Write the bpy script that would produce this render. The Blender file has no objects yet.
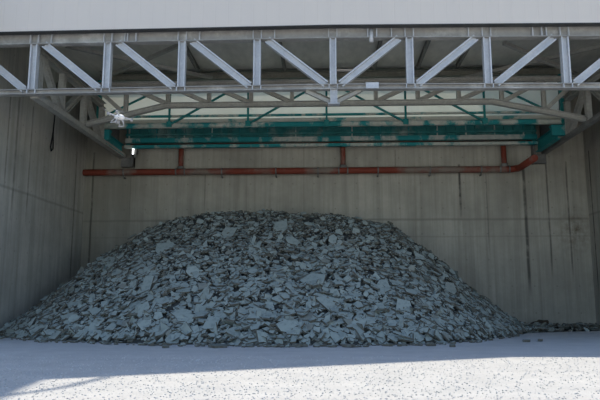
import bpy, bmesh, math, random
from mathutils import Vector, Matrix, noise
random.seed(7)
R = math.radians
S = bpy.context.scene
C = S.collection

# ------------------------------------------------------------------ camera
F, PITCH, YAW, CAMZ = 620.0, R(8.8), R(2.3), 1.7
cam_d = bpy.data.cameras.new('camera'); cam = bpy.data.objects.new('camera', cam_d); C.objects.link(cam)
cam_d.sensor_width = 36; cam_d.lens = F / 600 * 36; cam_d.clip_end = 2000
cam.location = (0, 0, CAMZ); cam.rotation_euler = (math.pi / 2 + PITCH, 0, YAW)
S.camera = cam
CM = Matrix.Rotation(YAW, 3, 'Z') @ Matrix.Rotation(math.pi / 2 + PITCH, 3, 'X')
CO = Vector((0, 0, CAMZ))
def ray(x, y): return CM @ Vector(((x - 300) / F, -(y - 200) / F, -1))
def P(x, y, Y):                       # point of the photograph at depth Y
    d = ray(x, y); return CO + d * (Y / d.y)
def gp(x, y, z=0.0):                  # point of the photograph on the level z
    d = ray(x, y); return CO + d * ((z - CAMZ) / d.z)

# ------------------------------------------------------------------ nodes
class NT:
    def __init__(s, name):
        s.m = bpy.data.materials.new(name); s.m.use_nodes = True
        s.t = s.m.node_tree; s.b = s.t.nodes['Principled BSDF']; s.out = s.t.nodes['Material Output']
    def n(s, typ, **kw):
        o = s.t.nodes.new(typ)
        for k, v in kw.items(): setattr(o, k, v)
        return o
    def put(s, sock, v):
        if hasattr(v, 'is_linked'): s.t.links.new(v, sock)
        elif isinstance(v, (tuple, list)) and len(v) == 3 and sock.type == 'RGBA': sock.default_value = (*v, 1)
        else: sock.default_value = v
    def M(s, op, a, b=0.0, c=None, clamp=False):
        o = s.n('ShaderNodeMath', operation=op, use_clamp=clamp)
        s.put(o.inputs[0], a); s.put(o.inputs[1], b)
        if c is not None: s.put(o.inputs[2], c)
        return o.outputs[0]
    def mix(s, f, a, b, mode='MIX'):
        o = s.n('ShaderNodeMix', data_type='RGBA', blend_type=mode)
        s.put(o.inputs[0], f); s.put(o.inputs[6], a); s.put(o.inputs[7], b)
        return o.outputs[2]
    def coord(s, scale=(1, 1, 1), kind='Object'):
        t = s.n('ShaderNodeTexCoord'); mp = s.n('ShaderNodeMapping')
        s.t.links.new(t.outputs[kind], mp.inputs[0]); mp.inputs['Scale'].default_value = scale
        return mp.outputs[0]
    def noise(s, scale, detail=4, vec=None, rough=.55, lo=0.0, hi=1.0):
        o = s.n('ShaderNodeTexNoise'); o.inputs['Scale'].default_value = scale
        o.inputs['Detail'].default_value = detail; o.inputs['Roughness'].default_value = rough
        if vec is not None: s.t.links.new(vec, o.inputs['Vector'])
        if (lo, hi) == (0.0, 1.0): return o.outputs['Fac']
        return s.ramp(o.outputs['Fac'], lo, hi)
    def ramp(s, v, lo, hi, a=0.0, b=1.0):
        o = s.n('ShaderNodeMapRange'); s.put(o.inputs[0], v)
        o.inputs[1].default_value = lo; o.inputs[2].default_value = hi
        o.inputs[3].default_value = a; o.inputs[4].default_value = b
        return o.outputs[0]
    def xyz(s, vec):
        o = s.n('ShaderNodeSeparateXYZ'); s.t.links.new(vec, o.inputs[0]); return o.outputs
    def bump(s, h, strength=.3, dist=.02):
        o = s.n('ShaderNodeBump'); s.put(o.inputs['Height'], h)
        o.inputs['Strength'].default_value = strength; o.inputs['Distance'].default_value = dist
        s.t.links.new(o.outputs[0], s.b.inputs['Normal'])
    def done(s, col, rough=.7, metal=0.0, spec=.3):
        s.put(s.b.inputs['Base Color'], col); s.put(s.b.inputs['Roughness'], rough)
        s.b.inputs['Metallic'].default_value = metal; s.b.inputs['Specular IOR Level'].default_value = spec
        return s.m

def worn(name, base, wear, lo=.45, hi=.7, scale=1.2, rough=.6, stretch=(1, 1, 1), metal=0.0, dirt=.35):
    t = NT(name); v = t.coord(stretch)
    w = t.noise(scale, 6, v, .65, lo, hi)
    d = t.noise(scale * 6, 3, v, .5, .3, .75)
    c = t.mix(w, base, wear)
    c = t.mix(t.M('MULTIPLY', d, dirt), c, tuple(x * .45 for x in base))
    t.bump(t.noise(30, 3, v), .12, .01)
    return t.done(c, rough, metal)

def concrete(name, axis, lines, joint_z, tint, rust=None, corner_dark=None):
    t = NT(name); v = t.coord(); x = t.xyz(v); u, z = x[axis], x[2]
    big = t.noise(.35, 5, v, .6, .3, .72)
    fine = t.noise(4, 6, v, .65, .25, .8)
    sv = t.coord((3.0, 3.0, .10)); streak = t.noise(1.0, 6, sv, .65, .44, .72)
    c = t.mix(big, tuple(k * .72 for k in tint), tuple(k * 1.16 for k in tint))
    c = t.mix(t.M('MULTIPLY', fine, .30), c, tuple(k * .62 for k in tint))
    c = t.mix(t.M('MULTIPLY', streak, .62), c, (tint[0] * .50, tint[1] * .50, tint[2] * .48))
    # shuttering joints
    fr = t.M('ABSOLUTE', t.M('SUBTRACT', t.M('FRACT', t.M('DIVIDE', u, 2.5)), .5))
    j = t.ramp(fr, 0.008, 0.0, 0, .35)
    c = t.mix(j, c, tuple(k * .45 for k in tint))
    wob = t.M('MULTIPLY', t.M('SUBTRACT', t.noise(.8, 4, v), .5), .18)
    for jz, wd, st in joint_z:
        q = t.ramp(t.M('ABSOLUTE', t.M('SUBTRACT', t.M('ADD', z, t.M('MULTIPLY', wob, .6)), jz)), wd, wd * .2, 0, st)
        c = t.mix(q, c, tuple(k * .45 for k in tint))
    # tie holes
    du = t.M('SUBTRACT', t.M('FRACT', t.M('DIVIDE', u, 1.25)), .5); dz = t.M('SUBTRACT', t.M('FRACT', t.M('DIVIDE', z, 1.5)), .5)
    rr = t.M('SQRT', t.M('ADD', t.M('MULTIPLY', t.M('MULTIPLY', du, 1.25), t.M('MULTIPLY', du, 1.25)), t.M('MULTIPLY', t.M('MULTIPLY', dz, 1.5), t.M('MULTIPLY', dz, 1.5))))
    hole = t.ramp(rr, .055, .035, 0, .4)
    c = t.mix(hole, c, tuple(k * .35 for k in tint))
    # drip lines, each with its own height range
    for (pos, w, z0, z1, st) in lines:
        a = t.ramp(t.M('ABSOLUTE', t.M('SUBTRACT', t.M('ADD', u, t.M('MULTIPLY', wob, .35)), pos)), w, w * .35, 0, 1)
        b = t.ramp(z, z0, z0 + 1.2, 0, 1)
        e = t.ramp(z, z1, z1 - .1, 0, 1)
        br = t.noise(1.6, 4, v, .6, .2, .5)
        f = t.M('MULTIPLY', t.M('MULTIPLY', a, b), t.M('MULTIPLY', t.M('MULTIPLY', e, br), st))
        c = t.mix(f, c, (.018, .017, .016))
    if corner_dark:  # darker towards one end of the wall, with a noisy streaked edge
        d0, d1 = corner_dark
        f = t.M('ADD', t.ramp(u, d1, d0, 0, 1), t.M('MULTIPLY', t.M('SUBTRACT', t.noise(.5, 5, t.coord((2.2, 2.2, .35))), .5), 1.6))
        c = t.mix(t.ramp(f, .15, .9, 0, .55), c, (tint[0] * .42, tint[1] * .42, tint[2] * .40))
    if rust:
        ru, rz, rw, rh = rust
        a = t.ramp(t.M('ABSOLUTE', t.M('SUBTRACT', u, ru)), rw, 0, 0, 1); b = t.ramp(t.M('ABSOLUTE', t.M('SUBTRACT', z, rz)), rh, 0, 0, 1)
        f = t.M('MULTIPLY', t.M('MULTIPLY', a, b), t.noise(3, 5, v, .6, .4, .65))
        c = t.mix(t.M('MULTIPLY', f, .8), c, (.10, .065, .03))
    t.bump(t.M('SUBTRACT', t.noise(6, 6, v), t.M('MULTIPLY', hole, .6)), .25, .03)
    return t.done(c, .85, 0, .2)

# ------------------------------------------------------------------ mesh helpers
class MB:
    def __init__(s): s.bm = bmesh.new()
    def face(s, pts, mi=0):
        f = s.bm.faces.new([s.bm.verts.new(p) for p in pts]); f.material_index = mi; return f
    def prism(s, ring0, ring1, mi=0, side=None):
        a = [s.bm.verts.new(p) for p in ring0]; b = [s.bm.verts.new(p) for p in ring1]; n = len(a)
        for i in range(n):
            s.bm.faces.new((a[i], a[(i + 1) % n], b[(i + 1) % n], b[i])).material_index = mi if side is None else side
        s.bm.faces.new(a[::-1]).material_index = mi; s.bm.faces.new(b).material_index = mi
    def box(s, x0, x1, y0, y1, z0, z1, mi=0):
        s.prism([(x0, y0, z0), (x1, y0, z0), (x1, y1, z0), (x0, y1, z0)], [(x0, y0, z1), (x1, y0, z1), (x1, y1, z1), (x0, y1, z1)], mi)
    def frame(s, A, B, up):
        A, B, up = Vector(A), Vector(B), Vector(up)
        d = (B - A).normalized(); sd = d.cross(up).normalized(); u = sd.cross(d).normalized()
        return A, B, u, sd
    def bar(s, A, B, w, h, up=(0, 0, 1), mi=0):     # w across, h along up
        A, B, u, sd = s.frame(A, B, up)
        o = [(-w / 2, -h / 2), (w / 2, -h / 2), (w / 2, h / 2), (-w / 2, h / 2)]
        s.prism([A + sd * a + u * b for a, b in o], [B + sd * a + u * b for a, b in o], mi)
    def ibeam(s, A, B, w, h, tf=.03, tw=.025, up=(0, 0, 1), mi=0):
        A, B, u, sd = s.frame(A, B, up)
        x, y, t = w / 2, h / 2, tw / 2
        o = [(-x, -y), (x, -y), (x, -y + tf), (t, -y + tf), (t, y - tf), (x, y - tf), (x, y), (-x, y), (-x, y - tf), (-t, y - tf), (-t, -y + tf), (-x, -y + tf)]
        s.prism([A + sd * a + u * b for a, b in o], [B + sd * a + u * b for a, b in o], mi)
    def tube(s, pts, r, seg=14, mi=0):
        pts = [Vector(p) for p in pts]; rings = []; ref = None
        for i, p in enumerate(pts):
            d = (pts[min(i + 1, len(pts) - 1)] - pts[max(i - 1, 0)]).normalized()
            if ref is None: ref = d.orthogonal().normalized()
            ref = (ref - d * ref.dot(d)).normalized(); q = d.cross(ref)
            rings.append([s.bm.verts.new(p + (ref * math.cos(a) + q * math.sin(a)) * r) for a in [2 * math.pi * k / seg for k in range(seg)]])
        for a, b in zip(rings, rings[1:]):
            for k in range(seg):
                f = s.bm.faces.new((a[k], a[(k + 1) % seg], b[(k + 1) % seg], b[k])); f.smooth = True; f.material_index = mi
        s.bm.faces.new(rings[0][::-1]); s.bm.faces.new(rings[-1])
    def cyl(s, A, B, r, seg=16): s.tube([A, B], r, seg)
    def build(s, name, mat, parent=None):
        bmesh.ops.recalc_face_normals(s.bm, faces=s.bm.faces)
        me = bpy.data.meshes.new(name); s.bm.to_mesh(me); s.bm.free()
        for m in (mat if isinstance(mat, list) else [mat]): me.materials.append(m)
        o = bpy.data.objects.new(name, me); C.objects.link(o)
        if parent:
            o.parent = parent; o.matrix_parent_inverse = Matrix.Translation(-parent.location)
            # children are modelled in world space: keep them there
            o.matrix_parent_inverse = (Matrix.Translation(parent.location) @ parent.rotation_euler.to_matrix().to_4x4()).inverted()
        return o
def thing(name, label, cat, loc=(0, 0, 0), group=None, rot=(0, 0, 0)):
    o = bpy.data.objects.new(name, None); C.objects.link(o); o.location = loc; o.rotation_euler = rot
    return tag(o, label, cat, group)
def tag(o, label, cat, group=None, kind=None):
    o['label'] = label; o['category'] = cat
    if group: o['group'] = group
    if kind: o['kind'] = kind
    return o
def struct(o, label, cat):
    o['kind'] = 'structure'; o['label'] = label; o['category'] = cat; return o
def bar1(name, mat, parent, A, B, w, h, up=(0, 0, 1)):
    m = MB(); m.bar(A, B, w, h, up); return m.build(name, mat, parent)
def ib1(name, mat, parent, A, B, w, h, up=(0, 0, 1), tf=.03, tw=.025):
    m = MB(); m.ibeam(A, B, w, h, tf, tw, up); return m.build(name, mat, parent)

# ------------------------------------------------------------------ materials
XB = lambda x, y=200: P(x, y, 36.0).x
ZB = lambda y: P(325, y, 36.0).z
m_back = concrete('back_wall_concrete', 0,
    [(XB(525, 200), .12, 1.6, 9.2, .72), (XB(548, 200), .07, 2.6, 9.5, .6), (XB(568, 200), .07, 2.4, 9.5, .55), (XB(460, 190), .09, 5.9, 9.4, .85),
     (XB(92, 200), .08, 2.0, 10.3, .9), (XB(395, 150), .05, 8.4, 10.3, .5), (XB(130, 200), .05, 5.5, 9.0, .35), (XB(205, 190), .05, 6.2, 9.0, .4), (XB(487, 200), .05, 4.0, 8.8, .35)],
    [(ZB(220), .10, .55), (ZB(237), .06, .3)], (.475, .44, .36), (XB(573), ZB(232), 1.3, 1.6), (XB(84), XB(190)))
m_left = concrete('left_wall_concrete', 1, [(34.6, .10, 2.0, 10.0, .5), (29.0, .08, 5, 11, .45), (27.6, .12, 5, 11, .4), (26.8, .08, 6, 11, .4)],
    [(6.55, .10, .5)], (.52, .495, .43))
m_right = concrete('right_wall_concrete', 1, [(35.4, .08, 1.5, 10.0, .8)], [(6.3, .1, .5)], (.42, .395, .34))

t = NT('pale_gravel'); v = t.coord()
g1 = t.noise(1.1, 6, v, .6, .3, .7); g2 = t.noise(14, 5, v, .7, .3, .7); g3 = t.noise(45, 3, v, .6, .60, .72); tr = t.noise(.6, 4, t.coord((.25, 2.2, 1)), .55, .4, .7)
c = t.mix(g1, (.50, .495, .475), (.60, .59, .565)); c = t.mix(t.M('MULTIPLY', g2, .35), c, (.40, .39, .37))
c = t.mix(t.M('MULTIPLY', g3, .45), c, (.27, .26, .25)); c = t.mix(t.M('MULTIPLY', tr, .25), c, (.40, .41, .42))
t.bump(t.M('ADD', t.noise(18, 6, v, .7), t.M('MULTIPLY', t.noise(2.2, 4, v), 1.5)), .55, .06)
m_ground = t.done(c, .95, 0, .1)

t = NT('white_clad_sheet'); v = t.coord(); x = t.xyz(v)
fr = t.M('ABSOLUTE', t.M('SUBTRACT', t.M('FRACT', t.M('DIVIDE', x[0], .52)), .5))
ln = t.ramp(fr, .03, .0, 0, .16)
c = t.mix(ln, (.70, .638, .57), (.57, .525, .475)); c = t.mix(t.noise(.5, 4, t.coord((2.5, 1, .3)), .5, .35, .75), c, (.68, .62, .56))
t.bump(t.ramp(fr, .05, .0, 0, -1), .25, .02)
m_clad = t.done(c, .55, 0, .3)

m_galv = worn('galvanised_steel', (.55, .565, .585), (.66, .66, .66), .45, .7, 1.8, .45, (1, 1, 1), .15, .22)
m_galvc = worn('weathered_galvanised_steel', (.38, .365, .34), (.60, .59, .56), .50, .66, .9, .5, (1, 1, 1), .1, .3)
m_steel = worn('dusty_grey_steel', (.36, .345, .30), (.46, .445, .39), .4, .7, 1.5, .7)
m_dark = worn('dark_grey_steel', (.18, .176, .16), (.27, .26, .235), .45, .7, 1.2, .75)
m_beige = worn('beige_painted_steel', (.36, .34, .27), (.24, .23, .19), .45, .7, 1.5, .75)
m_teal = worn('worn_teal_paint', (.02, .27, .27), (.56, .56, .48), .46, .54, .42, .6, (1.4, 1, 1), 0, .3)
m_teal2 = worn('scuffed_teal_paint', (.02, .25, .25), (.45, .48, .42), .54, .64, .8)
m_tealc = worn('clean_teal_paint', (.014, .22, .21), (.05, .28, .26), .4, .7, 1.2, .55)
m_deck = worn('dark_teal_deck', (.045, .24, .225), (.32, .38, .33), .50, .66, .45, .7, (1, .35, 1), 0, .6)
m_dusty_teal = worn('dusty_teal_paint', (.52, .52, .44), (.03, .26, .25), .56, .62, .5, .7, (1, 1, 1), 0, .3)
m_ceil = worn('grey_roof_sheet', (.58, .555, .49), (.70, .67, .60), .4, .7, .5, .75, (1, .4, 1))
m_pipe = worn('rust_red_pipe', (.22, .045, .024), (.24, .19, .15), .47, .60, .30, .65, (1, 1, 1), 0, .25)
m_rustp = worn('rusty_conduit', (.10, .05, .035), (.07, .06, .05))
m_black = worn('black_rubber', (.015, .015, .015), (.03, .03, .03))
m_flash = worn('dark_flashing', (.06, .06, .06), (.09, .09, .085))

t = NT('white_translucent_sheet'); v = t.coord()
c = t.mix(t.noise(.5, 5, v, .6, .35, .75), (.84, .80, .70), (.72, .68, .57))
d = t.n('ShaderNodeBsdfDiffuse'); q = t.n('ShaderNodeBsdfTranslucent'); mx = t.n('ShaderNodeMixShader'); mx.inputs[0].default_value = .27
t.put(d.inputs[0], c); t.put(q.inputs[0], c)
t.t.links.new(d.outputs[0], mx.inputs[1]); t.t.links.new(q.outputs[0], mx.inputs[2]); t.t.links.new(mx.outputs[0], t.out.inputs[0])
m_panel = t.m

def shard_mat(name, k):
    t = NT(name); v = t.coord(); g = t.n('ShaderNodeNewGeometry'); oi = t.n('ShaderNodeObjectInfo')
    r = t.M('FRACT', t.M('ADD', g.outputs['Random Per Island'], oi.outputs['Random']))
    c = t.mix(r, (.30 * k, .335 * k, .30 * k), (.37 * k, .41 * k, .365 * k))
    c = t.mix(t.ramp(r, .93, .96, 0, .6), c, (.19 * k, .17 * k, .13 * k))
    c = t.mix(t.noise(5, 5, v, .6, .5, .85), c, (.16 * k, .18 * k, .17 * k))
    t.bump(t.noise(14, 5, v), .2, .02)
    return t.done(c, .75, 0, .25)
m_shard = shard_mat('grey_blue_slab', 1.0)
m_dksh = shard_mat('dark_grey_slab', .5)
m_chip = shard_mat('grey_blue_chip', .95)
m_edge = worn('broken_brown_edge', (.14, .125, .095), (.19, .195, .17), .45, .6, 4, .9)
m_core = worn('heap_core', (.05, .052, .047), (.085, .088, .08), .4, .7, 3, .9)  # shade of the gaps between chips put into the dark core colour

# ------------------------------------------------------------------ setting
XL, XR, YB = XB(84, 200), XB(587.5, 200), 36.0
YT = 24.2                                              # front truss plane
ZC = 14.0                                              # ceiling
ZP = P(325, 128, 32.5).z; ZK = 11.75                               # platform level
PX0, PX1 = P(99, 110, 32.5).x, P(562, 110, 32.5).x      # platform ends
m = MB(); N = 60
m.box(-300, 300, -300, 320, -.5, 0)
struct(m.build('ground', m_ground), 'pale gravel yard floor running into the bay', 'ground')
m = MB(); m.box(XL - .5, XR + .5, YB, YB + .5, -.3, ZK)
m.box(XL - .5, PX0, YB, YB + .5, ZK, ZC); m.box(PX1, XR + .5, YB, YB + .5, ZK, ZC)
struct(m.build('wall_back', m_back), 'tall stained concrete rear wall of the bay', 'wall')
m = MB(); m.box(XL - .5, XL, 22.5, YB, -.3, ZC); struct(m.build('wall_left', m_left), 'concrete side wall at the left of the heap', 'wall')
m = MB(); m.box(XR, XR + .5, 22.5, YB, -.3, ZC); struct(m.build('wall_right', m_right), 'concrete side wall at the right edge', 'wall')
m = MB()
for (a, b, y1) in ((XL - .5, PX0, YB + .5), (PX0, PX1, 32.9), (PX1, XR + .5, YB + .5)):
    m.box(a, b, 23.9, y1, ZC, ZC + .25)
struct(m.build('ceiling', m_ceil), 'grey sheet roof underside above the trusses', 'ceiling')
m = MB(); m.box(PX0, PX1, 32.75, 32.9, P(325, 82, 32.5).z, ZC); struct(m.build('wall_upper', m_dark), 'dark sheeting above the teal gantry', 'wall')
m = MB(); m.box(PX0 - .12, PX0, 32.9, YB + .5, ZP, ZC); m.box(PX1, PX1 + .12, 32.9, YB + .5, ZP, ZC)
struct(m.build('wall_ends', m_dark), 'dark sheet ends beside the raised platform', 'wall')
zf = P(333, 25.6, 23.8).z
XM = P(333, 60, YT).x
def camb(x): return -.0105 * (x - XM) if x > XM else -.0045 * (XM - x)
HF = 14.4
def strip(y0, y1, dz0, dz1, top=None):
    m = MB()
    for x0, x1 in ((-26, XM), (XM, 26)):
        q = [(x0, zf + camb(x0) + dz0), (x1, zf + camb(x1) + dz0), (x1, top or zf + camb(x1) + dz1), (x0, top or zf + camb(x0) + dz1)]
        m.prism([(a, y0, b) for a, b in q], [(a, y1, b) for a, b in q])
    return m
struct(strip(23.72, 23.9, 0, 0, HF).build('wall_front', m_clad), 'plain white clad fascia above the front truss', 'fascia')
struct(strip(23.70, 24.0, -.03, 0).build('trim_1', m_flash), 'dark flashing strip under the white fascia', 'trim')
m = MB()                                               # slabs added out of view above the bay, shaped to shade the yard
SUN_C, SUN_A = .385, .055
A, B = gp(38, 380), gp(600, 353)
HT = 33.0; off = SUN_C * HT
a, b = Vector((A.x - SUN_A * HT, A.y + off)), Vector((B.x - SUN_A * HT, B.y + off)); dv = (b - a).normalized(); e = a + dv * 30
nrm = Vector((-dv.y, dv.x)) * .5
m.prism([(a.x, a.y, HF), (e.x, e.y, HF), (e.x + nrm.x, e.y + nrm.y, HF), (a.x + nrm.x, a.y + nrm.y, HF)],
        [(a.x, a.y, HT), (e.x, e.y, HT), (e.x + nrm.x, e.y + nrm.y, HT), (a.x + nrm.x, a.y + nrm.y, HT)])
HS = 42.0
A2 = gp(0, 397); ys = A2.y - 1.2 + SUN_C * HS
xt_ = A2.x - SUN_A * (ys - A2.y) / SUN_C
m.box(-36, xt_, ys, ys + .6, HF, HS)
struct(m.build('shade_slabs', m_clad), 'unseen clad slabs added above the bay to shade the yard', 'wall')
m = MB(); p0, p1, p2 = gp(108, 377), gp(60, 388), gp(-30, 401)
zc = 34.0
m.tube([(p.x - SUN_A * zc, p.y + SUN_C * zc, zc) for p in (p0, p1, p2)], .11, 8)  # cable added out of view to draw a thin shadow on the yard
tag(m.build('shadow_cable', m_dark), 'unseen cable added high above the yard for its thin shadow', 'cable')

# ------------------------------------------------------------------ front truss
s_ = (P(562.8, 62, YT).x - P(31.8, 66, YT).x) / 7
X0 = XM
nx = lambda k: X0 + k * s_
zA = P(333, 26.2, YT - .16).z; zB = P(333, 37.6, YT - .16).z; zD = P(333, 83.6, YT - .15).z; zE = P(333, 88.6, YT - .15).z
ft = thing('roof_truss', 'long galvanised steel truss across the bay front below the white fascia', 'truss', (X0, YT, zE))
for e in (nx(-5.6), nx(5.2)):
    ib1('top_chord', m_galvc, ft, (e, YT, (zA + zB) / 2 + camb(e)), (X0, YT, (zA + zB) / 2), .34, zA - zB)
    ib1('bottom_chord', m_galvc, ft, (e, YT, (zD + zE) / 2 + camb(e)), (X0, YT, (zD + zE) / 2), .31, zD - zE, tf=.028)
for k in range(-5, 6):
    c_ = camb(nx(k))
    ib1('post', m_galv, ft, (nx(k), YT, zD + c_), (nx(k), YT, zB + c_), .28, .30 if abs(k) != 0 else .27, (1, 0, 0), .055, .03)
    for dx in (-.17, .17):
        for (za, zb2) in ((zA, zB), (zD, zE)):
            m = MB(); m.box(nx(k) + dx - .018, nx(k) + dx + .018, YT - .155, YT - .02, zb2 + .03 + c_, za - .03 + c_); m.build('stiffener_plate', m_galv, ft)
    if -5 <= k <= 4:
        if k < 0: a, b = (nx(k) + .42, YT, zB + c_), (nx(k + 1) - .30, YT, zD + camb(nx(k + 1)))
        else: a, b = (nx(k) + .30, YT, zD + c_), (nx(k + 1) - .42, YT, zB + camb(nx(k + 1)))
        d = Vector(b) - Vector(a)
        ib1('diagonal_brace', m_galv, ft, a, b, .26, .30, (-d.z, 0, d.x), .055, .04)
        for q, zz in ((.5, 0),):
            sx = nx(k) + (.72 if k < 0 else s_ - .72)
            m = MB(); m.box(sx - .018, sx + .018, YT - .155, YT - .02, zB + .03 + camb(sx), zA - .03 + camb(sx)); m.build('stiffener_plate', m_galv, ft)
for px in (133, 372, 536):
    x = P(px, 32, YT).x
    for dx in (-.18, .18):
        m = MB(); m.box(x + dx - .02, x + dx + .02, YT - .16, YT - .02, zB + .03 + camb(x), zA - .03 + camb(x)); m.build('stiffener_plate', m_galv, ft)
x = P(372, 87, YT).x
m = MB(); m.box(x - .26, x + .26, YT - .19, YT - .156, zE - .02, zD + .02); m.build('splice_plate', m_galv, ft)
m = MB(); m.cyl((x, YT - .1, zB - .2), (x, YT - .1, zB + .33), .085); m.build('hanger_stub', m_galv, ft)
m = MB(); zz = P(333, 104, YT).z; m.ibeam((X0 + .02, YT, zz), (X0 + .02, YT, zE), .26, .28, .03, .03, (1, 0, 0)); m.box(X0 - .22, X0 + .26, YT - .16, YT + .16, zz - .03, zz); m.build('drop_bracket', m_galv, ft)
for sg in (-1, 1):
    bar1('knee_brace', m_steel, ft, (X0 + sg * .14, YT + .1, zz + .1), (X0 + sg * 1.1, YT + .1, zE - .02), .14, .16, (0, 1, 0))

# ------------------------------------------------------------------ side trusses
zs = zE + .05
def side_truss(X, label, sg):
    r = thing('side_truss', label, 'truss', (X, YT, zs))
    zt = zB - .15; y0, y1 = YT + .2, YB - .05
    m = MB(); m.bar((X, y0, zs - .05), (X, y1, zs - .05), .34 if sg < 0 else .26, .26 if sg < 0 else .2); m.build('bottom_chord', m_steel if sg < 0 else m_dark, r)
    ib1('top_chord', m_steel, r, (X, y0, zt), (X, 32.3, zt), .3, .3)
    ys = [24.7, 27.0, 29.6, 32.1]
    for i, y in enumerate(ys):
        ib1('post', m_steel, r, (X, y, zs + .08), (X, y, zt - .15), .26, .26, (0, 1, 0))
        if i < 3:
            if i % 2 == 0: a, b = (X, y + .2, zt - .15), (X, ys[i + 1] - .25, zs + .08)
            else: a, b = (X, y + .25, zs + .08), (X, ys[i + 1] - .2, zt - .15)
            d = Vector(b) - Vector(a)
            ib1('diagonal_brace', m_steel, r, a, b, .26, .26, (0, -d.z, d.y))
    x0, x1 = (X - .05, X + .72) if sg < 0 else (X - .72, X + .05)
    m = MB(); m.box(x0, x1, YB - .3, YB - .02, zs - .72, zs - .17); m.box(x0 if sg > 0 else x1 - .08, x0 + .08 if sg > 0 else x1, YB - .55, YB - .02, zs - .74, zs + .35)
    m.build('wall_bracket', m_dark, r)
    return r
XSL, XSR = nx(-4), nx(4)
side_truss(XSL, 'grey side truss running back along the left concrete wall', -1)
side_truss(XSR, 'grey side truss running back along the right concrete wall', 1)

# ------------------------------------------------------------------ middle cross truss with raised lower chord
YM = 29.6
ct = thing('cross_truss', 'dusty grey cross truss with raised lower chord behind the galvanised front truss', 'truss', (X0, YM, zs))
zm = P(330, 103.5, YM).z; zmt = P(330, 82, YM).z
xa, xb = P(166, 104, YM).x, P(492, 104, YM).x
ib1('bottom_chord', m_steel, ct, (xa, YM, zm), (xb, YM, zm), .24, .26)
ib1('top_chord', m_steel, ct, (XSL + .16, YM, zmt), (XSR - .16, YM, zmt), .24, .24)
ib1('sloping_chord', m_steel, ct, (XSL + .16, YM, zs + .15), (xa, YM, zm), .24, .26)
ib1('sloping_chord', m_steel, ct, (XSR - .16, YM, zs + .15), (xb, YM, zm), .24, .26)
nodes = [P(px, 104, YM).x for px in (126, 168, 209, 251, 292, 334, 376, 418, 459, 502, 544)]
def zlow(x):
    if x < xa: return zs + .15 + (zm - zs - .15) * (x - XSL) / (xa - XSL)
    if x > xb: return zs + .15 + (zm - zs - .15) * (XSR - x) / (XSR - xb)
    return zm
for i, x in enumerate(nodes):
    if i != 5: ib1('post', m_steel, ct, (x, YM, zlow(x) + .12), (x, YM, zmt - .1), .2, .2, (1, 0, 0))
    if i < 5: j, sg = i - 1, -1
    elif i > 5: j, sg = i + 1, 1
    else: continue
    xt = nodes[j] if 0 <= j < len(nodes) else (x - 1.7 if sg < 0 else x + 1.7)
    a, b = Vector((xt - sg * .1, YM, zmt - .12)), Vector((x + sg * .14, YM, zlow(x) + .14)); d = b - a
    ib1('diagonal_brace', m_steel, ct, a, b, .18, .2, (-d.z, 0, d.x))
for sg in (-1, 1):
    a, b = Vector((nodes[5 + sg] - sg * .1, YM, zmt - .12)), Vector((nodes[5] + sg * .14, YM, zm + .14)); d = b - a
    ib1('diagonal_brace', m_steel, ct, a, b, .18, .2, (-d.z, 0, d.x))

# ------------------------------------------------------------------ roof members
YG = 32.45
def beam(name, label, cat, mat, A, B, w, h, group=None):
    m = MB(); m.ibeam(A, B, w, h); o = m.build(name, mat); tag(o, label, cat, group); return o
zg = P(325, 65.5, YG).z
beam('roof_girder', 'upper dusty grey girder at the rear of the roof sheet', 'girder', m_steel, (PX0, YG, zg), (PX1, YG, zg), .3, .42)
zg2 = P(325, 75, YG).z
beam('roof_girder', 'lower beige girder with ribs above the teal gantry', 'girder', m_beige, (PX0, YG, zg2), (PX1, YG, zg2), .26, .34)
zpur = ZC - .12
lab = ['roof purlin running back above the left end of the front truss', 'roof purlin left of the middle of the roof', 'roof purlin over the centre of the heap', 'roof purlin right of the middle of the roof', 'roof purlin above the right end of the front truss']
for i, px in enumerate((190, 282, 378, 424, 466)):
    x = P(px, 58, 30).x
    beam('roof_purlin', ['dark roof purlin running back left of the two grey crossed braces', 'dark roof purlin running back above the left part of the heap crest', 'dark roof purlin running back just right of the middle truss post', 'dark roof purlin running back second from the right', 'dark roof purlin running back nearest the right end'][i], 'purlin', m_dark, (x, 24.4, zpur), (x, 32.2, zpur), .16, .24, 'roof purlins')
# plan braces, at the level of the truss tops
def brace(p, q, y0, y1, label, mat=None):
    m = MB(); m.bar(P(*p, y0), P(*q, y1), .16, .16, (0, 0, 1)); tag(m.build('roof_brace', mat or m_steel), label, 'brace', 'roof braces')
brace((66, 46), (212, 78), 26.2, 31.5, 'left grey roof brace sloping down to the right')
brace((108, 76), (184, 43), 31.5, 26.2, 'left grey roof brace sloping up to the right')
brace((504, 43), (590, 80), 26.2, 31.5, 'right grey roof brace sloping down to the right')
brace((455, 80), (615, 43), 31.5, 27.5, 'right grey roof brace sloping up to the right')
m = MB(); m.bar(P(337, 70.3, 28.5), P(356, 70.3, 28.5), .08, .09); tag(m.build('light_batten', m_clad), 'short white batten behind the middle panel of the front truss', 'batten')

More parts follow.
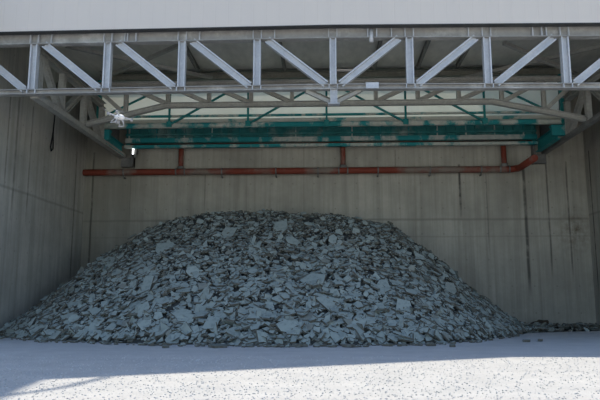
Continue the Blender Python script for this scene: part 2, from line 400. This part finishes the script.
# ------------------------------------------------------------------ teal gantry platform
gt = thing('overhead_platform', 'worn teal steel platform with white sheet front spanning above the heap', 'platform', ((PX0 + PX1) / 2, YG, ZP))
zy = lambda y, Y=YG: P(325, y, Y).z
m = MB(); m.face([(PX0 + .1, 32.64, zy(123)), (PX1 - .1, 32.64, zy(123)), (PX1 - .1, 32.64, zy(82)), (PX0 + .1, 32.64, zy(82))]); m.build('front_sheet', m_panel, gt)
m = MB(); m.bar((PX0, YG + .1, zy(82.5)), (PX1, YG + .1, zy(82.5)), .2, .16); m.build('top_rail', m_tealc, gt)
m = MB(); m.bar((PX0, YG, zy(114.6)), (PX1, YG, zy(114.6)), .16, .10); m.build('middle_rail', m_teal, gt)
m = MB(); m.bar((PX0, YG + .08, zy(119.2)), (PX1, YG + .08, zy(119.2)), .1, .20); m.build('kick_plate', m_dusty_teal, gt)
m = MB(); m.ibeam((PX0, YG - .03, zy(124.3)), (PX1, YG - .03, zy(124.3)), .2, .25, .03, .03); m.build('bottom_rail', m_teal, gt)
pp = [P(px, 112, YG).x for px in (170, 248.3, 326.5, 405.3, 484)]
for x in pp:
    m = MB(); m.bar((x, YG - .1, zy(125)), (x, YG - .1, zy(83)), .09, .11, (1, 0, 0)); m.box(x - .14, x + .14, YG - .16, YG - .04, zy(126), zy(120.5)); m.build('post', m_tealc, gt)
for x in (PX0 + .02, PX1 - .02):
    m = MB(); m.bar((x, YG - .05, zy(127)), (x, YG - .05, zy(78)), .16, .2, (1, 0, 0)); m.build('end_post', m_tealc, gt)
st = pp[1] - pp[0]
for (i, sg) in ((0, 1), (1, 1), (3, -1), (4, -1)):
    a, b = (pp[i] + sg * .1, YG - .12, zy(123)), (pp[i] + sg * st * .96, YG - .12, zy(82))
    bar1('diagonal_brace', m_tealc, gt, a, b, .09, .13, (0, 1, 0))
bar1('diagonal_brace', m_tealc, gt, (pp[0] - st * .8, YG - .12, zy(113)), (pp[0] - .1, YG - .12, zy(84)), .08, .13, (0, 1, 0))
bar1('diagonal_brace', m_tealc, gt, (pp[4] + st * .9, YG - .12, zy(119)), (pp[4] + .1, YG - .12, zy(84)), .08, .13, (0, 1, 0))
m = MB(); m.prism([(PX0, 32.58, ZP + .22), (PX1, 32.58, ZP + .22), (PX1, YB + .48, ZK + .02), (PX0, YB + .48, ZK + .02)], [(PX0, 32.58, ZP + .3), (PX1, 32.58, ZP + .3), (PX1, YB + .48, ZK + .1), (PX0, YB + .48, ZK + .1)]); m.build('deck', m_deck, gt)
YR = 35.4
rx0, rx1 = P(126, 138, YR).x, P(536.5, 138, YR).x
zr = lambda y: P(325, y, YR).z
m = MB(); m.box(rx0, rx1, YR + .06, YR + .1, zr(146), ZK); m.build('girder_web', m_deck, gt)
xr = rx0 + .2; k = 0
while xr < rx1 - .1:
    m = MB(); m.box(xr - .025, xr + .025, YR - .08, YR + .06, zr(137), ZK); m.build('girder_rib', m_deck if k % 3 else m_teal, gt); xr += .55; k += 1
for (ya, yb, dp, mt, nm) in ((132.2, 134.2, .10, m_deck, 'girder_rail'), (137, 141.3, .13, m_teal, 'girder_rail'), (144.2, 147, .22, m_teal, 'girder_flange')):
    m = MB(); m.box(rx0, rx1, YR - dp, YR + .05, zr(yb), zr(ya)); m.build(nm, mt, gt)
m = MB(); m.cyl((rx0 + .3, YR - .04, zr(142.8)), (rx1 - .3, YR - .04, zr(142.8)), .045); m.build('conduit', m_rustp, gt)
for x in (PX0 + .35, PX1 - .35):
    m = MB(); m.ibeam((x, YG, ZP - .42), (x, YB - .55, ZP - .42), .3, .66, .04, .04); m.build('side_beam', m_teal2, gt)
    m = MB(); m.box(x - .32, x + .36, YG - .18, YG + .12, ZP - .58, ZP - .02); m.box(x - .36, x + .4, YG - .2, YG + .14, ZP - .12, ZP - .02); m.build('end_box', m_teal2, gt)

# ------------------------------------------------------------------ red pipe
YPp = 35.65
zp = P(325, 170.7, YPp).z; pr = .19
xl, xe = XL + .03, P(508, 171, YPp).x
pt = thing('pipe', 'rust red pipe running along the rear wall below the teal platform', 'pipe', (xl, YPp, zp))
m = MB(); pts = [(xl, YPp, zp), (xl + .02, YPp, zp)] + [(xl + (xe - xl) * k / 20, YPp, zp) for k in range(1, 21)]
rad = .55
for k in range(1, 9):
    a = math.pi / 2 * k / 8; pts.append((xe + rad * math.sin(a), YPp - rad * (1 - math.cos(a)), zp))
pts.append((xe + rad, 32.7, zp)); m.tube(pts, pr, 18); m.build('main_run', m_pipe, pt)
for px in (181, 343, 504):
    x = P(px, 160, YPp).x
    m = MB(); m.cyl((x, YPp, zp), (x, YPp, zp + 1.75), .15); m.build('riser', m_pipe, pt)
    m = MB(); m.cyl((x, YPp, zp + .15), (x, YPp, zp + .32), .20); m.cyl((x - .3, YPp, zp), (x - .22, YPp, zp), .215); m.cyl((x + .22, YPp, zp), (x + .3, YPp, zp), .215); m.build('tee_collar', m_dark, pt)
for px in (124, 222, 276, 318, 378, 430, 481):
    x = P(px, 171, YPp).x
    m = MB(); m.cyl((x - .04, YPp, zp), (x + .04, YPp, zp), .215); m.box(x - .035, x + .035, YPp - .02, YB - .01, zp - .34, zp - .27); m.box(x - .035, x + .035, YPp - .03, YPp + .03, zp - .34, zp - .18); m.build('clamp', m_dark, pt)

# ------------------------------------------------------------------ lamp, cable, quadcopter
lp = P(133.5, 151, 35.5)
lt = thing('wall_lamp', 'narrow lit lamp tube in a dark bracket at the rear left corner', 'lamp', (lp.x, YB, lp.z))
m = MB(); m.box(lp.x - .12, lp.x + .2, 35.4, 35.46, lp.z - .42, lp.z + .36); m.box(lp.x + .08, lp.x + .16, 35.46, 35.99, lp.z - .1, lp.z + .1); m.build('back_plate', m_dark, lt)
t = NT('lit_tube'); t.b.inputs['Emission Color'].default_value = (.95, .97, 1, 1); t.b.inputs['Emission Strength'].default_value = 2.2; t.done((.9, .9, .9)); m_lit = t.m
m = MB(); m.cyl((lp.x + .02, 35.34, lp.z - .25), (lp.x + .05, 35.34, lp.z + .25), .045); m.build('lamp_tube', m_lit, lt)
m = MB(); m.cyl((lp.x + .02, 35.34, lp.z - .35), (lp.x + .02, 35.34, lp.z - .25), .07); m.box(lp.x - .03, lp.x + .07, 35.34, 35.42, lp.z - .36, lp.z - .30); m.build('lamp_holder', m_black, lt)

d = ray(53, 140); k = (XL + .07 - CO.x) / d.x; cp = CO + d * k
m = MB(); q = .30
pts = [(XL + .05, cp.y + .12, cp.z + 3.2), (XL + .06, cp.y + .08, cp.z + 1.6), (XL + .06, cp.y, cp.z + .5), (XL + .06, cp.y - .10, cp.z), (XL + .06, cp.y - .22, cp.z - .45), (XL + .06, cp.y - .12, cp.z - .62), (XL + .06, cp.y + .1, cp.z - .45), (XL + .06, cp.y + .05, cp.z), (XL + .06, cp.y, cp.z + .5)]
m.tube(pts, .035, 8); ob = m.build('hanging_cable', m_black); tag(ob, 'dark cable with a looped end hanging on the left concrete wall', 'cable')

dc = P(119.5, 117.5, 11.0)
m_white = worn('white_plastic', (.82, .82, .83), (.72, .72, .72), .4, .7, 4, .35, dirt=.05)
m_arm = worn('pale_grey_plastic', (.5, .5, .52), (.4, .4, .41))
m_prop = worn('grey_plastic', (.35, .35, .36), (.28, .28, .28))
dr = thing('quadcopter', 'small white quadcopter flying in front of the bay at upper left', 'drone', dc, rot=(R(6), R(14), R(52)))
LM = Matrix.Translation(dc) @ dr.rotation_euler.to_matrix().to_4x4()
def loc(m_, name, mat, par=dr):
    o = m_.build(name, mat); o.parent = par; return o
m = MB(); L = [(-.03, .02), (.0, .05), (.05, .055), (.085, .03)]
bmv = bmesh.ops.create_icosphere(m.bm, subdivisions=3, radius=1)['verts']
for q in bmv: q.co = Vector((q.co.x * .075, q.co.y * .13, q.co.z * .045 * (1.25 if q.co.z > 0 else .9)))
for f in m.bm.faces: f.smooth = True
body = loc(m, 'body', m_white)
for sx in (-1, 1):
    for sy in (-1, 1):
        tip = Vector((sx * .17, sy * .15, .012))
        m = MB(); m.tube([(sx * .04, sy * .05, .01), (sx * .10, sy * .10, .02), tip], .014, 10); arm = loc(m, 'arm', m_arm)
        m = MB(); m.cyl(tip - Vector((0, 0, .022)), tip + Vector((0, 0, .03)), .02); mo = loc(m, 'motor', m_prop, arm)
        m = MB(); ang = R(35 + 50 * sx + 20 * sy); u = Vector((math.cos(ang), math.sin(ang), 0)); w = Vector((-u.y, u.x, 0)); c0 = tip + Vector((0, 0, .034))
        for sg in (-1, 1):
            m.prism([c0 - w * .006, c0 + u * sg * .05 - w * .014, c0 + u * sg * .115 - w * .006, c0 + u * sg * .115 + w * .004, c0 + u * sg * .05 + w * .01, c0 + w * .006],
                    [p + Vector((0, 0, .004)) for p in (c0 - w * .006, c0 + u * sg * .05 - w * .014, c0 + u * sg * .115 - w * .006, c0 + u * sg * .115 + w * .004, c0 + u * sg * .05 + w * .01, c0 + w * .006)])
        loc(m, 'propeller', m_prop, arm)
    m = MB(); m.tube([(sx * .05, .06, -.03), (sx * .085, .07, -.10), (sx * .09, .085, -.14), (sx * .09, -.085, -.14), (sx * .085, -.07, -.10), (sx * .05, -.06, -.03)], .008, 8); loc(m, 'landing_skid', m_arm)
m = MB(); m.cyl((0, .03, -.045), (0, .03, -.07), .016); m.box(-.03, .03, .01, .075, -.11, -.065); m.cyl((0, .07, -.088), (0, .095, -.088), .018); loc(m, 'camera_gimbal', m_prop)

# ------------------------------------------------------------------ rubble heap
YC = 32.6
sil = [(31, 313), (56, 295), (82, 275), (103, 254), (120, 245), (130, 239), (140, 232), (149, 225.5), (167, 221), (186, 217), (200, 214), (214, 211.5), (240, 210.5), (300, 211), (330, 212), (350, 215.5), (375, 220.5), (391, 225), (409, 236.5), (422, 246), (437, 256.5), (452, 272), (473, 290.5), (497, 309), (513, 320.5), (525, 326)]
prof = [(P(x, y, YC).x, max(0, P(x, y, YC).z - .08)) for x, y in sil]
prof = [(XL - 1, prof[0][1] * 1.05)] + prof + [(P(560, 327, YC).x, 0.0), (XR + 1, 0)]
ft_ = [(-40, 334), (-20, 335.5), (0, 337), (40, 340.5), (90, 342), (140, 344), (250, 345.5), (350, 345.5), (430, 344), (480, 340.5), (505, 337), (530, 333)]
foot = []
for x, y in ft_:
    g = gp(x, y); foot.append((g.x, g.y))
foot.sort(); foot.append((13.0, 31.5)); foot.append((18, 33))
def lerp(tab, x):
    if x <= tab[0][0]: return tab[0][1]
    for (a, b), (c, d) in zip(tab, tab[1:]):
        if x <= c:
            k = (x - a) / (c - a); return b + (d - b) * k
    return tab[-1][1]
print('FOOT', [(round(a, 1), round(b, 1)) for a, b in foot]); print('PROF', [(round(a, 1), round(b, 1)) for a, b in prof])
def hz(x, y, nz=True):
    c, f = lerp(prof, x), lerp(foot, x)
    k = (y - f) / max(.5, YC - f)
    if k <= 0: return -.15 + .0 * k if k < -.0 else 0
    if k < 1: h = c * (k ** .93)
    else: h = c * (1 - .04 * (y - YC))
    if nz and k > 0:
        a = min(1, k * 4) * min(1, c / 1.5)
        h += a * (.20 * noise.noise(Vector((x * .45, y * .45, 0))) + .10 * noise.noise(Vector((x * 1.3, y * 1.3, 3))))
    return max(h, -.1)
def hn(x, y):
    e = .3
    return Vector((-(hz(x + e, y) - hz(x - e, y)) / (2 * e), -(hz(x, y + e) - hz(x, y - e)) / (2 * e), 1)).normalized()
def on_heap(px, py):
    d = ray(px, py); tt = 15 / d.y
    while tt < 36 / d.y:
        p = CO + d * tt
        if p.z <= max(0, hz(p.x, p.y)): return p
        tt += .05 / d.y
    return None

def shard_rings(n, w, h, th, irr):
    a0 = random.random() * 6.28; ang = sorted(a0 + 6.283 * (i + random.uniform(-irr, irr)) / n for i in range(n))
    top = []; bot = []
    for a in ang:
        r = random.uniform(.72, 1.08); x, y = math.cos(a) * w / 2 * r, math.sin(a) * h / 2 * r
        top.append(Vector((x * .97, y * .97, th / 2 + random.uniform(-.12, .12) * th))); bot.append(Vector((x * random.uniform(.95, 1.06), y * random.uniform(.95, 1.06), -th / 2)))
    return bot, top
def orient(nrm, tilt, spin=None):
    q = Vector((0, 0, 1)).rotation_difference(nrm).to_matrix()
    ax = Vector((random.uniform(-1, 1), random.uniform(-1, 1), 0)); ax = ax.normalized() if ax.length > .01 else Vector((1, 0, 0))
    return q @ Matrix.Rotation(random.choice((random.gauss(0, tilt * .5), random.gauss(0, tilt * 1.35))), 3, ax) @ Matrix.Rotation(random.random() * 6.28 if spin is None else spin, 3, 'Z')

# core + chips: what nobody could count
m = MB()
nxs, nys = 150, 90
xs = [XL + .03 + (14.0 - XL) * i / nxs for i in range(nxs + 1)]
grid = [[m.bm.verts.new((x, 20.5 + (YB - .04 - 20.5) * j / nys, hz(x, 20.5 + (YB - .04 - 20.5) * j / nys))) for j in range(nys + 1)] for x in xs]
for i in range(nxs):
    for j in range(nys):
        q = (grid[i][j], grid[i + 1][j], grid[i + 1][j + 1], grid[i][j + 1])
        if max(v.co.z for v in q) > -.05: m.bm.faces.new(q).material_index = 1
def chip(x, y, size, tilt, lift=0.0, mi=0, flat=False):
    nr = Vector((0, 0, 1)) if flat else hn(x, y)
    Mx = orient(nr, tilt); o = Vector((x, y, max(0, hz(x, y)) + lift))
    b, tp = shard_rings(random.choice((3, 4, 4, 5, 5, 6)), size, size * random.uniform(.5, 1.0), random.uniform(.03, .08), .36)
    m.prism([o + Mx @ p for p in b], [o + Mx @ p for p in tp], mi, 2)
cnt = 0
while cnt < 15500:
    y = random.uniform(20.9, YC + 1.2); x = random.uniform(XL + .45, 12.5)
    h = hz(x, y, False)
    if h < .02: continue
    if y < 24 and random.random() < .15: pass
    chip(x, y, random.choice((.15, .19, .22, .26, .32, .40, .5, .64)) * random.uniform(.8, 1.25) * (1.14 - .11 * h), R(25), random.uniform(-.03, .20 if y < 31 else .06)); cnt += 1
for _ in range(420):                                    # thin scree along the rear wall on the right
    x = random.uniform(7.5, XR - .35); y = 31.2 + random.random() ** .7 * 4.3
    if hz(x, y, False) > .3: continue
    chip(x, y, random.uniform(.15, .45), R(20), random.uniform(.02, .22 if y > 33 else .06))
for _ in range(420):
    px = random.uniform(-15, 520); g = gp(px, lerp(ft_, px) + random.uniform(-1.5, 2.0))
    if g.x > XL + .35: chip(g.x, g.y, random.uniform(.1, .34), R(14), .03, 0, True)
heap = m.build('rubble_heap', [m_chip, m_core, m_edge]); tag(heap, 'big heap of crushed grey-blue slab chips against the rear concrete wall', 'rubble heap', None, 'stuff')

# the fragments that show as separate plates
G = 'large slab fragments lying on the heap'
def fragment(name, pos, nrm, w, h, th, tilt, label, spin=None, n=None, group=None, poly=None, mat=None):
    Mx = orient(nrm, tilt, spin)
    if poly:
        b = [Vector((x * w, y * h, -th / 2)) for x, y in poly]; tp = [Vector((x * w * .97, y * h * .97, th / 2)) for x, y in poly]
    else: b, tp = shard_rings(n or random.choice((4, 4, 5, 5, 5, 6)), w, h, th, .30)
    q = MB(); q.prism(b, tp, 0, 1); o = q.build(name, [mat or m_shard, m_edge])
    o.location = pos; o.rotation_euler = Mx.to_euler()
    return tag(o, label, 'slab fragment', group)
special = [
    (148, 289, 13, 20, 'tall pale five-sided slab leaning upright on the lower left face of the heap', [(-.45, -.3), (.0, -.5), (.45, -.25), (.42, .45), (-.35, .5)]),
    (281, 231, 15, 13, 'broad pale slab just below the middle of the heap crest', [(-.5, -.2), (.1, -.5), (.5, -.1), (.42, .5), (-.4, .48)]),
    (229, 236, 16, 11, 'wide kite-shaped slab below the left end of the heap crest', [(-.5, -.1), (-.2, -.5), (.3, -.3), (.5, .4), (-.3, .5)]),
    (333, 243, 10, 12, 'small rounded pale slab below the right half of the heap crest', None),
    (417, 258, 13, 7, 'pale flat slab sticking out near the right shoulder of the heap', [(-.5, .3), (-.4, -.3), (0, -.5), (.5, -.3), (.45, .1), (-.1, .15)]),
    (448, 292, 14, 13, 'broad pentagonal slab alone on the right slope of the heap', [(-.5, -.3), (.1, -.5), (.5, -.1), (.45, .5), (-.2, .45)]),
    (257, 318, 18, 13, 'six-sided smooth slab low on the middle face, up left of the widest slab', [(-.5, .2), (-.35, -.3), (.1, -.5), (.45, -.35), (.5, .4), (-.1, .5)]),
    (212, 327, 17, 13, 'four-sided slab near the foot of the left middle face', [(-.5, -.5), (.3, -.42), (.5, .45), (-.25, .5)]),
    (290, 331, 29, 13, 'widest flat slab at the foot of the heap below its middle', [(-.5, .1), (-.3, -.4), (.2, -.5), (.5, -.1), (.4, .45), (-.2, .5)]),
    (313, 284, 27, 15, 'large dark smooth slab at the middle of the heap face', [(-.5, .0), (-.1, -.5), (.4, -.3), (.5, .35), (-.05, .5)]),
    (326, 309, 23, 18, 'large jagged slab overhanging a dark gap right of the heap middle', [(-.5, .3), (-.1, -.1), (.3, -.5), (.5, -.1), (.35, .5), (-.25, .5)]),
    (403, 310, 17, 14, 'broad slab low on the right face of the heap', [(-.5, -.2), (-.1, -.5), (.5, -.3), (.4, .4), (-.35, .5)]),
    (145, 314, 15, 15, 'squarish slab low on the left face under the tall five-sided slab', [(-.5, .3), (-.3, -.3), (.3, -.5), (.5, .1), (.2, .5)]),
    (145, 329, 15, 10, 'flat wedge slab at the foot of the left face', [(-.5, .1), (0, -.5), (.5, -.2), (.45, .5), (-.2, .4)]),
    (165, 253, 21, 16, 'big notched slab high on the left face of the heap', [(-.5, .4), (-.4, -.1), (.0, -.5), (.1, -.05), (.5, .2), (.3, .5)]),
    (204, 250, 12, 16, 'upright triangular slab on the upper left face of the heap', [(-.5, -.5), (.5, -.4), (.1, .5)]),
    (252, 249, 6, 20, 'narrow tilted strip of slab on the upper middle face', [(-.6, -.5), (.1, -.5), (.6, .4), (.1, .5)]),
    (293, 244, 16, 9, 'wide low slab under the broad slab of the heap crest', [(-.5, .1), (-.1, .5), (.5, -.1), (.3, -.5), (-.3, -.4)]),
    (357, 327, 18, 11, 'flat four-sided slab near the foot of the right middle face', [(-.5, -.3), (.3, -.5), (.5, .2), (-.1, .5)]),
    (193, 275, 16, 12, 'plain slab on the left middle face of the heap', None),
    (382, 290, 15, 14, 'smooth tilted slab on the right middle face of the heap', [(-.5, .0), (-.1, -.5), (.5, -.2), (.3, .5), (-.2, .45)]),
    (75, 322, 13, 8, 'pale slab at the far left foot of the heap', None),
    (183, 318, 22, 12, 'long slab low on the left middle face of the heap', [(-.5, .0), (.0, -.5), (.5, -.4), (.4, .3), (-.1, .5)]),
]
used = []
for (px, py, w, h, lb, poly) in special:
    p = on_heap(px, py)
    if not p: print('MISS', px, py); continue
    nr = hn(p.x, p.y); view = (CO - p).normalized(); nn = (nr * .75 + view * .25 + Vector((0, 0, 0))).normalized()
    D = p.y; sc = D / F; cosv = max(.4, nn.dot(view))
    side = Vector((1, 0, 0)); side = (side - nn * side.dot(nn)).normalized(); upv = nn.cross(side)
    q = MB(); poly = poly or [(math.cos(a) * .5 * random.uniform(.8, 1), math.sin(a) * .5 * random.uniform(.8, 1)) for a in [6.283 * k / 6 + .3 for k in range(6)]]
    W, H, th = w * sc, h * sc / cosv, .07
    q.prism([Vector((x * W, y * H, -th / 2)) for x, y in poly], [Vector((x * W * .97, y * H * .97, th / 2)) for x, y in poly], 0, 1)
    o = q.build('slab_fragment', [m_shard, m_edge]); rot = Matrix((side, upv, nn)).transposed()
    o.location = p + nr * .16 + view * .05; o.rotation_euler = (rot @ Matrix.Rotation(R(random.uniform(-4, 4)), 3, 'X') @ Matrix.Rotation(R(random.uniform(-8, 8)), 3, 'Y')).to_euler()
    tag(o, lb, 'slab fragment', 'named slabs on the heap' if False else G); used.append((px, py, max(w, h) * .62))
tries = 0; made = 0
cols = ['left end', 'left part', 'left middle', 'right middle', 'right part', 'right end']
while made < 264 and tries < 20000:
    tries += 1
    px, py = random.uniform(12, 520), random.uniform(212, 342)
    p = on_heap(px, py)
    if not p or hz(p.x, p.y) < .12 or p.x < XL + .4: continue
    low = (py - 210) / 135
    w = random.uniform(6, 11) + low * random.uniform(0, 9)
    if px > 440 or px < 100: w *= .75
    if any((px - a) ** 2 + ((py - b) * 1.25) ** 2 < (c + w * .30) ** 2 for a, b, c in used): continue
    D = p.y; sc = D / F; nr = hn(p.x, p.y)
    W = w * sc; H = W * random.uniform(.6, 1.15)
    ci = min(5, int((px - 12) / 508 * 6)); row = 'upper' if py < 250 else ('middle' if py < 300 else 'lower')
    if row == 'upper' and ci in (0, 5): row = 'middle'
    lb = 'one of many smaller angular slabs on the %s band of the heap, %s' % (row, cols[ci])
    fragment('slab_fragment', p + nr * random.uniform(.08, .2), (nr + Vector((0, -.12, .05))).normalized(), W, H, random.uniform(.05, .09), R(13), lb, group='slabs on the %s band, %s' % (row, cols[ci]))
    used.append((px, py, w * .36)); made += 1
print('FRAGMENTS', made, tries)
grd = [(218, 347.5, 24, 'longest dark flat shard on the gravel before the left middle of the heap'), (44, 342.3, 10, 'dark flat shard on the gravel at the far left of the heap'), (24, 341, 5, 'tiny dark shard on the gravel near the left wall'), (165, 348, 9, 'small dark shard on the gravel left of the longest ground shard'),
       (348, 347.2, 16, 'flat shard on the gravel in front of the right middle of the heap'), (300, 346.6, 20, 'wide flat shard on the gravel under the widest slab'), (430, 346, 12, 'flat shard on the gravel in front of the right slope'), (452, 347, 8, 'small flat shard on the gravel beyond the right slope'), (540, 341.5, 9, 'small dark shard on the gravel right of the heap, nearer the right wall'), (527, 342, 10, 'small dark shard on the gravel right of the heap, nearer the heap')]
for (px, py, w, lb) in grd:
    g = gp(px, py); fragment('slab_fragment', g + Vector((0, 0, .05)), Vector((0, 0, 1)), w * g.y / F, w * g.y / F * .9, .08, R(2), lb, mat=m_dksh, group='flat shards on the gravel')
p = P(541, 325, 34.8); p.z = 0
m = MB(); bv = bmesh.ops.create_icosphere(m.bm, subdivisions=3, radius=1)['verts']
for q in bv:
    k = 1 + .45 * noise.noise(q.co * 1.7); q.co = Vector((q.co.x * .55 * k, q.co.y * .4 * k, max(-.05, q.co.z * .30 * k)))
m_brown = worn('rusty_brown', (.055, .04, .028), (.09, .065, .04), .4, .7, 3, .9)
o = m.build('debris_lump', m_brown); o.location = p + Vector((0, 0, .10)); tag(o, 'dark brown lump of debris at the foot of the rear wall right of the heap', 'debris')

# gravel stones of the yard
m = MB()
for _ in range(6500):
    y = 9.2 + 9 * random.random() ** 1.5; x = random.uniform(-.56 * y - .5, .50 * y + .5); r = random.uniform(.008, .020)
    b, tp = shard_rings(5, r * 2.2, r * 1.8, r * 1.1, .3); Mx = Matrix.Rotation(random.random() * 6.28, 3, 'Z'); o = Vector((x, y, r * .4))
    m.prism([o + Mx @ q for q in b], [o + Mx @ (q * .75 + Vector((0, 0, q.z * .25))) for q in tp])
t = NT('pale_stone'); g = t.n('ShaderNodeNewGeometry'); m_stone = t.done(t.mix(g.outputs['Random Per Island'], (.43, .425, .41), (.68, .67, .65)), .9, 0, .15)
tag(m.build('gravel', m_stone), 'loose pale gravel stones scattered over the sunlit yard', 'gravel', None, 'stuff')

# ------------------------------------------------------------------ light
w = bpy.data.worlds.new('world'); S.world = w; w.use_nodes = True; nt = w.node_tree
sky = nt.nodes.new('ShaderNodeTexSky'); sky.sky_type = 'NISHITA'; sky.sun_disc = False
EL = math.atan(1 / SUN_C); sky.sun_elevation = EL; sky.sun_rotation = -math.atan(SUN_A / SUN_C); sky.air_density = 1.0; sky.dust_density = .6
nt.links.new(sky.outputs[0], nt.nodes['Background'].inputs[0]); nt.nodes['Background'].inputs[1].default_value = .160
sd = bpy.data.lights.new('sun', 'SUN'); sd.energy = 3.55; sd.angle = R(.53); sd.color = (1, .925, .80)
so = bpy.data.objects.new('sun', sd); C.objects.link(so)
so.rotation_euler = Vector((-SUN_A, SUN_C, 1)).to_track_quat('Z', 'Y').to_euler()
so.location = (0, 40, 60)
S.view_settings.view_transform = 'Standard'; S.view_settings.look = 'None'; S.view_settings.gamma = 1; S.view_settings.use_curve_mapping = False
S.view_settings.exposure = 0.48
